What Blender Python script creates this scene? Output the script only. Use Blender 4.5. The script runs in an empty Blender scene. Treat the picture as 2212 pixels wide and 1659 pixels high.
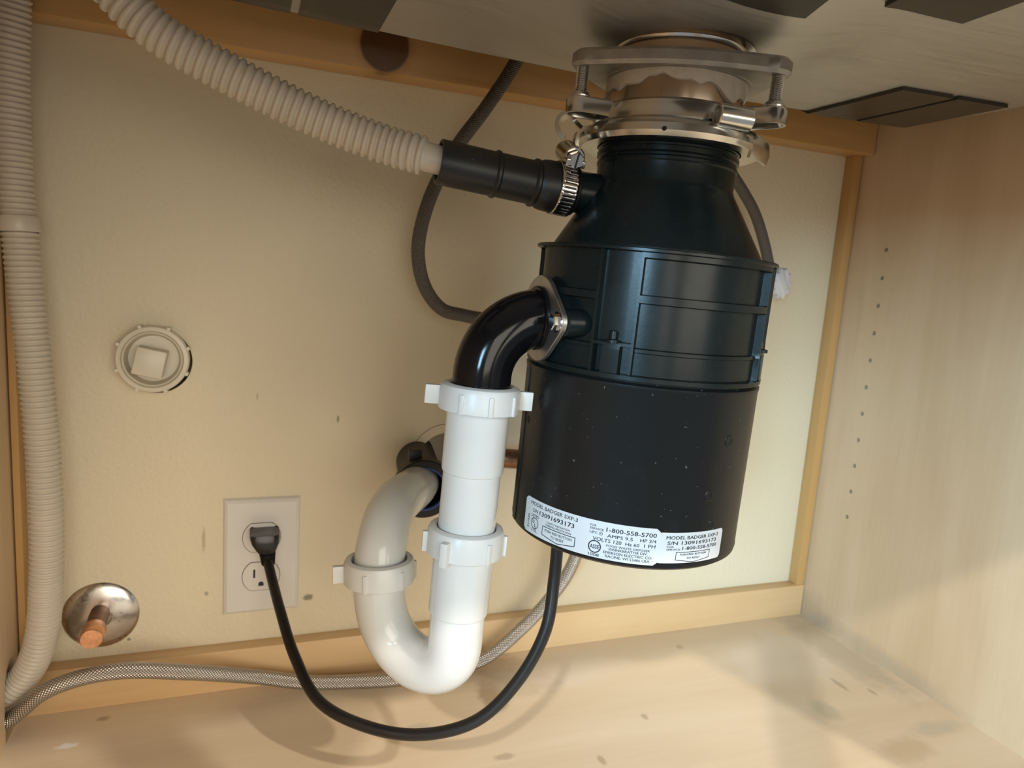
import bpy, bmesh, math, random
from math import sin, cos, pi, radians, sqrt, atan2
from mathutils import Vector, Matrix, Quaternion
random.seed(7)
sc = bpy.context.scene
COL = sc.collection
V = Vector

# ------------------------------------------------------------------ camera, world, lights, exposure
cam = bpy.data.cameras.new('camera'); camo = bpy.data.objects.new('camera', cam); COL.objects.link(camo)
r_ = V((0.93610876, -0.34494787, 0.06863936)); u_ = V((-0.01160735, 0.16475236, 0.98626666)); f_ = V((0.35151908, 0.92404958, -0.1502222))
m = Matrix((r_, u_, -f_)).transposed().to_4x4(); m.translation = V((0.3295, -0.6791, 0.4099))
camo.matrix_world = m
cam.sensor_fit = 'HORIZONTAL'; cam.sensor_width = 36.0; cam.lens = 1500.1 / 2212 * 36
cam.clip_start = 0.01; cam.clip_end = 50
cam.dof.use_dof = True; cam.dof.focus_distance = 0.45; cam.dof.aperture_fstop = 13.0
sc.camera = camo

W = bpy.data.worlds.new('world'); sc.world = W; W.use_nodes = True
bg = W.node_tree.nodes['Background']; bg.inputs['Color'].default_value = (0.95, 0.97, 1.0, 1); bg.inputs['Strength'].default_value = 0.33

def lamp(name, kind, loc, power, color, size, target=None, sy=None):
    l = bpy.data.lights.new(name, kind); o = bpy.data.objects.new(name, l); COL.objects.link(o)
    o.location = loc; l.energy = power; l.color = color
    if kind == 'AREA':
        l.size = size
        if sy: l.shape = 'RECTANGLE'; l.size_y = sy
        o.rotation_euler = (V(target) - V(loc)).to_track_quat('-Z', 'Y').to_euler()
    else: l.shadow_soft_size = size
    return o
lamp('ceiling_lamp', 'POINT', (-0.88, -2.6, 2.30), 215, (1.0, 0.92, 0.80), 0.05)
lamp('ceiling_lamp', 'POINT', (1.65, -2.6, 2.30), 200, (1.0, 0.92, 0.80), 0.05)
lamp('window_light', 'AREA', (-2.3, -3.5, 1.05), 235, (0.42, 0.75, 1.0), 1.2, (0.9, 0, 0.2), 1.2)
lamp('room_bounce_fill', 'AREA', (0.75, -2.4, 0.80), 45, (1.0, 0.92, 0.75), 2.0, (0.35, 0, 0.2), 1.4)  # added fill, stands in for light bounced off the room

sc.view_settings.view_transform = 'Standard'; sc.view_settings.look = 'None'
sc.view_settings.gamma = 1.0; sc.view_settings.use_curve_mapping = False
sc.view_settings.exposure = -0.2

# ------------------------------------------------------------------ materials
MATS = {}
def base_mat(name):
    mt = bpy.data.materials.new(name); mt.use_nodes = True
    nt = mt.node_tree; b = nt.nodes['Principled BSDF']; MATS[name] = mt
    return mt, nt, b
def N(nt, t, **kw):
    n = nt.nodes.new(t)
    for k, v in kw.items():
        if k in n.inputs: n.inputs[k].default_value = v
        else: setattr(n, k, v)
    return n
def L(nt, a, b): nt.links.new(a, b)
def ramp(nt, fac, stops):
    n = nt.nodes.new('ShaderNodeValToRGB'); e = n.color_ramp.elements
    while len(e) < len(stops): e.new(0.5)
    for i, (p, c) in enumerate(stops):
        e[i].position = p; e[i].color = tuple(c) + (1,) if len(c) == 3 else c
    L(nt, fac, n.inputs['Fac']); return n.outputs['Color']
def mix(nt, fac, a, b, mode='MIX'):
    n = nt.nodes.new('ShaderNodeMix'); n.data_type = 'RGBA'; n.blend_type = mode
    for s, v in ((n.inputs[0], fac), (n.inputs[6], a), (n.inputs[7], b)):
        if hasattr(v, 'links'): L(nt, v, s)
        else: s.default_value = v if not isinstance(v, tuple) else (tuple(v) + (1,) if len(v) == 3 else v)
    return n.outputs[2]
def math_(nt, op, a, b=None, c=None):
    n = nt.nodes.new('ShaderNodeMath'); n.operation = op
    for i, v in enumerate((a, b, c)):
        if v is None: continue
        if hasattr(v, 'links'): L(nt, v, n.inputs[i])
        else: n.inputs[i].default_value = v
    return n.outputs[0]
def coords(nt, scale=(1, 1, 1), rot=(0, 0, 0), kind='Object'):
    tc = nt.nodes.new('ShaderNodeTexCoord'); mp = nt.nodes.new('ShaderNodeMapping')
    mp.inputs['Scale'].default_value = scale; mp.inputs['Rotation'].default_value = rot
    L(nt, tc.outputs[kind], mp.inputs['Vector']); return mp.outputs['Vector']
def noise(nt, vec, scale, detail=3, rough=0.55, dist=0.0):
    n = N(nt, 'ShaderNodeTexNoise'); n.inputs['Scale'].default_value = scale; n.inputs['Detail'].default_value = detail
    n.inputs['Roughness'].default_value = rough; n.inputs['Distortion'].default_value = dist
    L(nt, vec, n.inputs['Vector']); return n.outputs['Fac']
def bump(nt, b, h, strength, dist=0.001):
    n = nt.nodes.new('ShaderNodeBump'); n.inputs['Strength'].default_value = strength; n.inputs['Distance'].default_value = dist
    L(nt, h, n.inputs['Height']); L(nt, n.outputs['Normal'], b.inputs['Normal'])
def blob(nt, centre, radii, vec=None, warp=0.0, wscale=60, soft=0.25):
    """1 inside an ellipsoid (object coordinates), 0 outside, ragged edge"""
    v = vec or coords(nt)
    s = nt.nodes.new('ShaderNodeVectorMath'); s.operation = 'SUBTRACT'; L(nt, v, s.inputs[0]); s.inputs[1].default_value = centre
    d = nt.nodes.new('ShaderNodeVectorMath'); d.operation = 'DIVIDE'; L(nt, s.outputs[0], d.inputs[0]); d.inputs[1].default_value = radii
    l = nt.nodes.new('ShaderNodeVectorMath'); l.operation = 'LENGTH'; L(nt, d.outputs[0], l.inputs[0])
    x = l.outputs['Value']
    if warp: x = math_(nt, 'ADD', x, math_(nt, 'MULTIPLY', math_(nt, 'SUBTRACT', noise(nt, v, wscale, 3), 0.5), warp))
    mr = nt.nodes.new('ShaderNodeMapRange'); mr.inputs['From Min'].default_value = 1 - soft; mr.inputs['From Max'].default_value = 1 + soft
    mr.inputs['To Min'].default_value = 1; mr.inputs['To Max'].default_value = 0
    L(nt, x, mr.inputs['Value']); return mr.outputs['Result']

def plain(name, col, rough=0.5, metal=0.0, var=0.06, nscale=40, bmp=0.0, bscale=300, **kw):
    mt, nt, b = base_mat(name)
    v = coords(nt)
    n = noise(nt, v, nscale, 4)
    c = ramp(nt, n, [(0.3, tuple(x * (1 - var) for x in col)), (0.7, tuple(min(1, x * (1 + var)) for x in col))])
    L(nt, c, b.inputs['Base Color'])
    b.inputs['Metallic'].default_value = metal
    rr = N(nt, 'ShaderNodeMapRange'); rr.inputs['To Min'].default_value = max(0, rough - 0.06); rr.inputs['To Max'].default_value = rough + 0.06
    L(nt, noise(nt, v, nscale * 1.7, 3), rr.inputs['Value']); L(nt, rr.outputs['Result'], b.inputs['Roughness'])
    if bmp: bump(nt, b, noise(nt, v, bscale, 3), bmp, 0.0006)
    for k, val in kw.items(): b.inputs[k].default_value = val
    return mt

def wood(name, axis, c0, c1, c2, rough=0.42, stains=(), knots=(), seed=0.0):
    """maple / pine: fine streaks along one axis, broad figure, optional stains and knots with a shape of their own"""
    mt, nt, b = base_mat(name)
    s = [70, 70, 70]; s[axis] = 3.0
    v = coords(nt, tuple(s)); s2 = [9, 9, 9]; s2[axis] = 1.4
    v2 = coords(nt, tuple(s2))
    fine = noise(nt, v, 3.0, 6, 0.6, 0.3); broad = noise(nt, v2, 1.6, 3, 0.5, 0.8)
    f = math_(nt, 'ADD', math_(nt, 'MULTIPLY', fine, 0.22), math_(nt, 'MULTIPLY', broad, 0.78))
    c = ramp(nt, f, [(0.30, c0), (0.5, c1), (0.70, c2)])
    for col, cen, rad, wp, ws, amt in stains:
        k = math_(nt, 'MULTIPLY', blob(nt, cen, rad, None, wp, ws, 0.35), amt)
        c = mix(nt, k, c, col)
    for col, cen, rad in knots:
        ring = blob(nt, cen, tuple(x * 1.22 for x in rad), None, 0.25, 30, 0.12)
        c = mix(nt, math_(nt, 'MULTIPLY', ring, 0.35), c, (0.33, 0.15, 0.04))
        c = mix(nt, blob(nt, cen, rad, None, 0.18, 25, 0.06), c, mix(nt, noise(nt, coords(nt), 60, 4), tuple(x * 0.65 for x in col), col))
    L(nt, c, b.inputs['Base Color']); b.inputs['Roughness'].default_value = rough
    bump(nt, b, fine, 0.06, 0.0004)
    return mt

# cream painted wall with orange-peel texture, scuffs
mt, nt, b = base_mat('wall_paint')
v = coords(nt)
c = mix(nt, noise(nt, v, 5, 3), (0.70, 0.615, 0.455), (0.755, 0.67, 0.505))
for cen, rad, wp, amt in (((.3852, 0, .0803), (.0045, .02, .003), 1.6, .75), ((.2894, 0, .1479), (.0015, .02, .011), 1.5, .35), ((.4091, 0, .2628), (.0014, .02, .0035), .6, .6),
                          ((.2919, 0, .0936), (.0018, .02, .002), .8, .5), ((.226, 0, .055), (.0015, .02, .0015), .5, .7), ((.455, 0, .052), (.003, .02, .002), 1.2, .5),
                          ((.845, 0, .475), (.006, .02, .010), 1.4, .25), ((.335, 0, .285), (.001, .02, .003), .6, .3)):
    c = mix(nt, math_(nt, 'MULTIPLY', blob(nt, cen, rad, None, wp, 300, .3), amt), c, (0.12, 0.11, 0.09))
L(nt, c, b.inputs['Base Color']); b.inputs['Roughness'].default_value = 0.5
bump(nt, b, noise(nt, v, 210, 4, 0.5), 0.6, 0.0013)

PINE = ((0.50, 0.28, 0.10), (0.60, 0.36, 0.14), (0.68, 0.43, 0.19))
MAPLE = ((0.61, 0.435, 0.265), (0.69, 0.51, 0.33), (0.75, 0.58, 0.395))
wood('pine_rail', 0, *PINE, rough=0.38, knots=[((0.15, 0.062, 0.016), (0.4355, -0.0307, 0.6035), (0.0215, 0.05, 0.0225))])
wood('pine_nailer', 0, (0.60, 0.38, 0.18), (0.70, 0.48, 0.26), (0.76, 0.55, 0.32), rough=0.45)
wood('pine_stile', 2, *PINE, rough=0.4)
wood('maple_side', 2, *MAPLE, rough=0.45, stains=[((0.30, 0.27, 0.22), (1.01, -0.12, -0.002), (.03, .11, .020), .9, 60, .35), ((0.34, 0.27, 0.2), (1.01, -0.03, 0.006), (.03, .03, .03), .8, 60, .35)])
wood('maple_floor', 0, (0.68, 0.535, 0.38), (0.74, 0.60, 0.44), (0.79, 0.655, 0.50), rough=0.42, stains=[
    ((0.36, 0.24, 0.12), (.578, -.045, 0), (.030, .030, .02), 1.3, 60, .55), ((0.30, 0.18, 0.08), (.556, -.086, 0), (.012, .022, .02), 1.3, 90, .6),
    ((0.36, 0.25, 0.14), (.600, -.075, 0), (.035, .018, .02), 1.4, 70, .30), ((0.80, 0.74, 0.66), (.640, -.06, 0), (.07, .03, .02), 1.2, 60, .35),
    ((0.40, 0.40, 0.27), (.8784, -.1937, 0), (.012, .016, .02), .8, 60, .45), ((0.45, 0.30, 0.15), (.908, -.2627, 0), (.028, .014, .02), 1.1, 60, .35),
    ((0.46, 0.42, 0.34), (.9665, -.245, 0), (.030, .010, .02), 1.2, 60, .45), ((0.86, 0.80, 0.72), (.92, -.10, 0), (.08, .05, .02), 1.2, 30, .35),
    ((0.95, 0.94, 0.95), (.1890, -.0661, 0), (.0075, .0035, .02), 1.5, 190, .75), ((0.30, 0.22, 0.13), (.539, -.1736, 0), (.008, .004, .02), 1.4, 120, .45),
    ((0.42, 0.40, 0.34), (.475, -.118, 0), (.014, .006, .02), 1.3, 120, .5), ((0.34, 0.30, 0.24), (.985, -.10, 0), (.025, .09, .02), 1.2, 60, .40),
    ((0.28, 0.2, 0.12), (.62, -.20, 0), (.003, .006, .02), .8, 120, .5), ((0.3, 0.22, 0.14), (.69, -.155, 0), (.003, .004, .02), .8, 120, .5),
    ((0.26, 0.18, 0.10), (.210, -.034, 0), (.005, .003, .02), 1.4, 220, .6), ((0.28, 0.2, 0.12), (.80, -.05, 0), (.004, .004, .02), .8, 120, .4),
    ((0.32, 0.25, 0.17), (.93, -.16, 0), (.003, .012, .02), .5, 120, .5), ((0.32, 0.25, 0.17), (.955, -.18, 0), (.003, .006, .02), .5, 120, .5)])
plain('countertop_board', (0.30, 0.24, 0.17), 0.7)
plain('black_housing', (0.0075, 0.0115, 0.0115), 0.27, **{'Specular IOR Level': 0.26}, var=0.2, bmp=0.04, bscale=500)
mt, nt, b = base_mat('black_can')
v = coords(nt); sp = ramp(nt, noise(nt, v, 420, 2, 0.4), [(0.735, (0, 0, 0)), (0.76, (1, 1, 1))])
sm = ramp(nt, noise(nt, v, 26, 5, 0.6), [(0.6, (0, 0, 0)), (0.78, (1, 1, 1))])
c = mix(nt, math_(nt, 'MULTIPLY', sp, 0.25), (0.008, 0.009, 0.0095), (0.35, 0.34, 0.32)); c = mix(nt, math_(nt, 'MULTIPLY', sm, 0.03), c, (0.3, 0.29, 0.28))
L(nt, c, b.inputs['Base Color']); b.inputs['Roughness'].default_value = 0.30; b.inputs['Specular IOR Level'].default_value = 0.25
plain('black_gloss', (0.005, 0.005, 0.006), 0.12, var=0.2, **{'Specular IOR Level': 0.3})
plain('black_rubber', (0.010, 0.0095, 0.010), 0.50, var=0.3, bmp=0.08, bscale=350)
mt, nt, b = base_mat('dusty_rubber')
v = coords(nt); k = math_(nt, 'MULTIPLY', blob(nt, (.022, -.013, .004), (.016, .01, .0055), None, 1.5, 130, .5), 0.55)
k2 = math_(nt, 'MULTIPLY', ramp(nt, noise(nt, v, 500, 2, .4), [(.72, (0, 0, 0)), (.76, (1, 1, 1))]), .25)
c = mix(nt, k, (0.009, 0.0085, 0.009), (0.25, 0.25, 0.25)); c = mix(nt, k2, c, (0.3, 0.3, 0.3))
L(nt, c, b.inputs['Base Color']); b.inputs['Roughness'].default_value = 0.42
plain('white_pvc', (0.69, 0.715, 0.725), 0.14, var=0.015, **{'Subsurface Weight': 0.08, 'Subsurface Radius': (0.006, 0.005, 0.004)})
plain('white_nut', (0.69, 0.71, 0.715), 0.34, var=0.02)
plain('hose_plastic', (0.60, 0.535, 0.45), 0.36, var=0.03, **{'Subsurface Weight': 0.35, 'Subsurface Radius': (0.008, 0.006, 0.004)})
plain('white_plate', (0.72, 0.69, 0.66), 0.30, var=0.01)
plain('dark_slot', (0.02, 0.018, 0.015), 0.6)
plain('painted_plastic', (0.70, 0.64, 0.52), 0.35, var=0.03)
plain('label_vinyl', (0.62, 0.63, 0.65), 0.35, var=0.015)
plain('label_ink', (0.012, 0.012, 0.014), 0.45)
plain('steel_plate', (0.50, 0.49, 0.47), 0.42, 1.0, var=0.15, nscale=60)
plain('cast_plate', (0.40, 0.38, 0.35), 0.50, 0.85, var=0.15, nscale=80, bmp=0.1, bscale=600)
plain('zinc_bright', (0.74, 0.72, 0.67), 0.22, 1.0, var=0.08, nscale=30)
plain('bolt_steel', (0.62, 0.61, 0.59), 0.26, 1.0, var=0.08)
plain('sleeve_steel', (0.46, 0.40, 0.34), 0.20, 1.0, var=0.1, nscale=20)
plain('putty', (0.60, 0.53, 0.43), 0.75, var=0.12, nscale=120, bmp=0.3, bscale=160)
plain('fibre_gasket', (0.56, 0.40, 0.24), 0.7, var=0.1)
plain('clamp_steel', (0.60, 0.57, 0.53), 0.16, 1.0, var=0.06)
mt, nt, b = base_mat('chrome_spotted')
v = coords(nt); sp = ramp(nt, noise(nt, v, 150, 4, .6), [(.60, (0, 0, 0)), (.70, (1, 1, 1))])
c = mix(nt, math_(nt, 'MULTIPLY', sp, .7), (0.66, 0.64, 0.62), (0.20, 0.14, 0.09)); L(nt, c, b.inputs['Base Color'])
b.inputs['Metallic'].default_value = 1.0
L(nt, ramp(nt, noise(nt, v, 90, 3), [(.3, (.16,) * 3), (.7, (.34,) * 3)]), b.inputs['Roughness'])
plain('chrome', (0.72, 0.72, 0.72), 0.12, 1.0, var=0.03)
plain('copper_dark', (0.24, 0.125, 0.075), 0.40, 0.8, var=0.35, nscale=90)
plain('copper_bright', (0.80, 0.42, 0.24), 0.42, 0.85, var=0.25, nscale=120, bmp=0.2, bscale=250)
plain('cord_pvc', (0.009, 0.009, 0.010), 0.30, var=0.2)
plain('sound_pad', (0.045, 0.039, 0.033), 0.30, var=0.12, nscale=60, **{'Specular IOR Level': 0.35})
plain('blue_gasket', (0.03, 0.08, 0.35), 0.4)
plain('valve_white', (0.70, 0.70, 0.74), 0.4)
# brushed stainless
mt, nt, b = base_mat('stainless')
v = coords(nt, (4, 160, 40)); f = noise(nt, v, 3, 5, .6); g = noise(nt, coords(nt, (7, 30, 7), (0, 0, .25)), 1.6, 4, .6)
c = mix(nt, ramp(nt, g, [(.56, (0, 0, 0)), (.78, (1, 1, 1))]), (0.60, 0.585, 0.56), (0.50, 0.485, 0.46))
L(nt, c, b.inputs['Base Color']); b.inputs['Metallic'].default_value = 0.9
L(nt, ramp(nt, f, [(.3, (.40,) * 3), (.7, (.55,) * 3)]), b.inputs['Roughness']); bump(nt, b, f, .08, .0003)
# braided steel hose: UV u = turns around, v = metres along
def braid(name, hi, lo, metal, rough):
    mt, nt, b = base_mat(name)
    tc = nt.nodes.new('ShaderNodeTexCoord'); sx = nt.nodes.new('ShaderNodeSeparateXYZ'); L(nt, tc.outputs['UV'], sx.inputs[0])
    a = math_(nt, 'MULTIPLY', sx.outputs[0], 2 * pi * 16); d = math_(nt, 'MULTIPLY', sx.outputs[1], 2 * pi / 0.0027)
    p = math_(nt, 'SINE', a); q = math_(nt, 'SINE', d)
    h = math_(nt, 'MULTIPLY', p, q)
    L(nt, ramp(nt, math_(nt, 'MULTIPLY_ADD', h, .5, .5), [(.2, lo), (.75, hi)]), b.inputs['Base Color'])
    b.inputs['Metallic'].default_value = metal; b.inputs['Roughness'].default_value = rough
    bump(nt, b, h, 0.6, 0.0006)
braid('braid_bright', (0.72, 0.70, 0.68), (0.26, 0.24, 0.225), 0.9, 0.24)
braid('braid_dull', (0.17, 0.15, 0.14), (0.085, 0.075, 0.07), 0.25, 0.45)

# ------------------------------------------------------------------ mesh helpers
class B:
    def __init__(s): s.v = []; s.f = []; s.uv = None
    def add(s, vs, fs):
        o = len(s.v); s.v += [V(p) for p in vs]; s.f += [tuple(i + o for i in f) for f in fs]; return s
    def xf(s, M, start=0):
        for i in range(start, len(s.v)): s.v[i] = M @ s.v[i]
        return s
def frame(origin, z, x=None):
    z = V(z).normalized(); x = V(x) if x is not None else (V((1, 0, 0)) if abs(z.x) < .9 else V((0, 1, 0)))
    y = z.cross(x).normalized(); x = y.cross(z)
    M = Matrix((x, y, z)).transposed().to_4x4(); M.translation = V(origin); return M
def lathe(b, prof, seg=48, M=Matrix(), closed=False):
    """prof = [(r, z)...]; r = 0 at an end closes it; closed joins last to first"""
    vs = []; fs = []
    n = len(prof)
    for r, z in prof:
        for k in range(seg): a = 2 * pi * k / seg; vs.append(M @ V((r * cos(a), r * sin(a), z)))
    for i in range(n if closed else n - 1):
        j = (i + 1) % n
        for k in range(seg):
            k2 = (k + 1) % seg
            fs.append((i * seg + k, i * seg + k2, j * seg + k2, j * seg + k))
    if not closed:
        fs.append(tuple(reversed(range(seg)))) ; fs.append(tuple((n - 1) * seg + k for k in range(seg)))
    return b.add(vs, fs)
def cyl(b, p, q, r, seg=24, r2=None, bev=0.0):
    p, q = V(p), V(q); h = (q - p).length; r2 = r if r2 is None else r2
    pr = [(r - bev, 0), (r, bev), (r2, h - bev), (r2 - bev, h)] if bev else [(r, 0), (r2, h)]
    return lathe(b, pr, seg, frame(p, q - p))
def box(b, lo, hi, bev=0.0, M=Matrix(), seg=2):
    bm = bmesh.new(); bmesh.ops.create_cube(bm, size=1)
    for v in bm.verts: v.co = V([lo[i] + (v.co[i] + .5) * (hi[i] - lo[i]) for i in range(3)])
    if bev: bmesh.ops.bevel(bm, geom=bm.edges[:], offset=bev, segments=seg, affect='EDGES', profile=.5)
    bm.verts.index_update()
    b.add([M @ v.co for v in bm.verts], [tuple(v.index for v in f.verts) for f in bm.faces]); bm.free(); return b
def prism(b, pts, h0, h1, M=Matrix(), bev=0.0):
    """outline in xy from h0 to h1, optional chamfer"""
    n = len(pts); cx = sum(p[0] for p in pts) / n; cy = sum(p[1] for p in pts) / n
    def ring(z, ins):
        out = []
        for x, y in pts:
            d = math.hypot(x - cx, y - cy) or 1
            out.append(M @ V((x - (x - cx) / d * ins, y - (y - cy) / d * ins, z)))
        return out
    rs = [ring(h0, bev), ring(h0 + bev, 0), ring(h1 - bev, 0), ring(h1, bev)] if bev else [ring(h0, 0), ring(h1, 0)]
    vs = [p for r in rs for p in r]; fs = []
    for i in range(len(rs) - 1):
        for k in range(n): fs.append((i * n + k, i * n + (k + 1) % n, (i + 1) * n + (k + 1) % n, (i + 1) * n + k))
    fs.append(tuple(reversed(range(n)))); fs.append(tuple((len(rs) - 1) * n + k for k in range(n)))
    return b.add(vs, fs)
def spline(pts, step):
    """Catmull-Rom through pts, resampled at even arc length"""
    P = [V(p) for p in pts]; P = [P[0] * 2 - P[1]] + P + [P[-1] * 2 - P[-2]]
    dense = []
    for i in range(1, len(P) - 2):
        p0, p1, p2, p3 = P[i - 1:i + 3]
        t1 = sqrt((p1 - p0).length); t2 = t1 + sqrt((p2 - p1).length); t3 = t2 + sqrt((p3 - p2).length)
        for k in range(40):
            t = t1 + (t2 - t1) * k / 40
            A1 = p0 * ((t1 - t) / t1) + p1 * (t / t1); A2 = p1 * ((t2 - t) / (t2 - t1)) + p2 * ((t - t1) / (t2 - t1)); A3 = p2 * ((t3 - t) / (t3 - t2)) + p3 * ((t - t2) / (t3 - t2))
            B1 = A1 * ((t2 - t) / t2) + A2 * (t / t2); B2 = A2 * ((t3 - t) / (t3 - t1)) + A3 * ((t - t1) / (t3 - t1))
            dense.append(B1 * ((t2 - t) / (t2 - t1)) + B2 * ((t - t1) / (t2 - t1)))
    dense.append(P[-2])
    cum = [0]
    for a, c in zip(dense, dense[1:]): cum.append(cum[-1] + (c - a).length)
    n = max(2, int(cum[-1] / step)); out = []; j = 0
    for i in range(n + 1):
        s = cum[-1] * i / n
        while j < len(cum) - 2 and cum[j + 1] < s: j += 1
        out.append(dense[j].lerp(dense[j + 1], (s - cum[j]) / max(1e-9, cum[j + 1] - cum[j])))
    return out, cum[-1]
def sweep(b, path, rad, seg=20, uv=False, cap=True, length=None):
    """tube along a point list; rad(i, s) or number"""
    n = len(path); cum = [0]
    for a, c in zip(path, path[1:]): cum.append(cum[-1] + (c - a).length)
    T = [((path[min(i + 1, n - 1)] - path[max(i - 1, 0)]).normalized()) for i in range(n)]
    x = T[0].orthogonal().normalized(); vs = []; fs = []
    for i in range(n):
        if i: x = T[i - 1].rotation_difference(T[i]) @ x
        x = (x - T[i] * x.dot(T[i])).normalized(); y = T[i].cross(x)
        r = rad(i, cum[i]) if callable(rad) else rad
        for k in range(seg): a = 2 * pi * k / seg; vs.append(path[i] + (x * cos(a) + y * sin(a)) * r)
    uvs = []
    for i in range(n - 1):
        for k in range(seg):
            k2 = (k + 1) % seg; fs.append((i * seg + k, i * seg + k2, (i + 1) * seg + k2, (i + 1) * seg + k))
            uvs.append(((k / seg, cum[i]), ((k + 1) / seg, cum[i]), ((k + 1) / seg, cum[i + 1]), (k / seg, cum[i + 1])))
    if cap:
        fs.append(tuple(reversed(range(seg)))); fs.append(tuple((n - 1) * seg + k for k in range(seg)))
        uvs += [tuple((0, 0) for _ in range(seg))] * 2
    if uv: b.uv = uvs
    return b.add(vs, fs)

def tag(o, label=None, cat=None, group=None, kind=None):
    for k, v in (('label', label), ('category', cat), ('group', group), ('kind', kind)):
        if v: o[k] = v
    return o
def obj(name, b, mat, parent=None, sharp=35, smooth=True, solid=0.0, local=False):
    """ONE mesh object; vertices are given in world space (or the parent's space if local) """
    me = bpy.data.meshes.new(name)
    vs = b.v
    if parent is not None and not local:
        inv = parent.matrix_basis.inverted(); p = parent.parent
        while p is not None: inv = inv @ p.matrix_basis.inverted(); p = p.parent
        vs = [inv @ v for v in vs]
    me.from_pydata([tuple(v) for v in vs], [], b.f); me.validate()
    bm = bmesh.new(); bm.from_mesh(me); bmesh.ops.recalc_face_normals(bm, faces=bm.faces[:])
    if b.uv:
        ul = bm.loops.layers.uv.new('UVMap'); bm.faces.ensure_lookup_table()
        for f, us in zip(bm.faces, b.uv):
            vi = {}
            for lp in f.loops: vi.setdefault(lp.vert.index, lp)
            for idx, u in zip(b.f[f.index], us): vi[idx][ul].uv = u
    bm.to_mesh(me); bm.free()
    if smooth:
        me.polygons.foreach_set('use_smooth', [True] * len(me.polygons)); me.set_sharp_from_angle(angle=radians(sharp))
    me.materials.append(MATS[mat]); o = bpy.data.objects.new(name, me); COL.objects.link(o)
    if parent is not None: o.parent = parent
    if solid:
        md = o.modifiers.new('solid', 'SOLIDIFY'); md.thickness = solid; md.offset = 0
    return o
def thing(name, loc, label, cat, group=None, M=None):
    o = bpy.data.objects.new(name, None); o.empty_display_size = .01; COL.objects.link(o)
    if M is not None: o.matrix_basis = M
    else: o.location = loc
    o.matrix_basis  # evaluated lazily
    if M is None: o.matrix_basis = Matrix.Translation(V(loc))
    return tag(o, label, cat, group)
def cut(o, cutters):
    """boolean difference, applied"""
    for c in cutters:
        md = o.modifiers.new('cut', 'BOOLEAN'); md.object = c; md.operation = 'DIFFERENCE'; md.solver = 'EXACT'
    dg = bpy.context.evaluated_depsgraph_get(); dg.update()
    me = bpy.data.meshes.new_from_object(o.evaluated_get(dg))
    o.modifiers.clear(); old = o.data; o.data = me
    for c in cutters: bpy.data.objects.remove(c)
    me.set_sharp_from_angle(angle=radians(35))
    return o
def S(name, b, mat, **kw): return tag(obj(name, b, mat, **kw), kind='structure')

# ------------------------------------------------------------------ the cabinet shell
XL, XR, YF = 0.1433, 1.01, -0.60
wb = S('wall_back', box(B(), (0.02, 0, -0.03), (1.12, 0.10, 0.82)), 'wall_paint')
cut(wb, [obj('cutter', cyl(B(), (.520, -.02, .2185), (.520, .075, .2185), .0385, 40), 'wall_paint'),
         obj('cutter', cyl(B(), (.2506, -.02, .3166), (.2506, .05, .3166), .0293, 40), 'wall_paint')])
hr_ = obj('hole_rim', lathe(B(), [(.0290, -.0005), (.0380, -.0005), (.0380, .011), (.0290, .011)], 56, frame((.520, 0, .2185), (0, 1, 0)), closed=True), 'wall_paint', wb)
wr = S('wall_right', box(B(), (XR, YF, -0.02), (XR + .018, -0.0005, 0.80)), 'maple_side')
cut(wr, [obj('cutter', cyl(B(), (XR - .01, -.0651, .4715 - .032 * k), (XR + .012, -.0651, .4715 - .032 * k), .0026, 14), 'maple_side') for k in range(11)])
wl = S('wall_left', box(B(), (XL - .018, YF, -0.02), (XL, -0.0005, 0.80)), 'maple_side')
hole = [(-.0545, .000), (-.0535, .012), (-.0548, .021), (-.0532, .028), (-.0525, .036), (-.0515, .045), (-.049, .055), (-.043, .062), (-.034, .066), (-.025, .062), (-.0195, .052), (-.018, .03), (-.019, .010), (-.025, .001)]
cut(wl, [obj('cutter', prism(B(), hole, -.03, .03, Matrix(((0, 0, 1, XL), (1, 0, 0, 0), (0, 1, 0, 0.001), (0, 0, 0, 1)))), 'maple_side')])
S('floor', box(B(), (-.02, YF, -0.018), (XR + .02, 0, 0)), 'maple_floor')
S('countertop_light_block', box(B(), (-.05, YF - .04, 0.80), (XR + .05, 0.0, 0.83)), 'countertop_board')  # unseen countertop underside, added to block light from above
S('trim_1', box(B(), (XL + .0005, -.0307, .5813), (XR - .0012, 0, .70), .0012), 'pine_rail')
S('trim_2', box(B(), (XL + .0005, -.0161, 0), (XR - .0012, 0, .0412), .0008), 'pine_nailer')
S('trim_3', box(B(), (.9965, -.0150, .0412), (XR - .0014, 0, .5813), .0006), 'pine_stile')
S('trim_4', box(B(), (XL + .0012, -.0150, .0412), (.1500, 0, .5813), .0006), 'pine_stile')
S('trim_9', box(B(), (-.02, YF, 0), (0, 0, .80)), 'countertop_board')     # board added to darken the hole, as the dishwasher bay's far side
# face frame at the front of the cabinet (behind the lens; it shades the floor and the right side)
S('trim_5', box(B(), (-.02, YF - .02, .506), (XR + .018, YF, .80), .001), 'maple_side')
S('trim_6', box(B(), (.522, YF - .02, -.02), (.566, YF, .506), .001), 'maple_side')
S('trim_7', box(B(), (XR - .02, YF - .02, -.02), (XR + .018, YF, .506), .001), 'maple_side')
S('trim_8', box(B(), (-.02, YF - .02, -.02), (XL + .02, YF, .506), .001), 'maple_side')  # left stile, widened out of view to keep light out behind the hole

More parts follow.
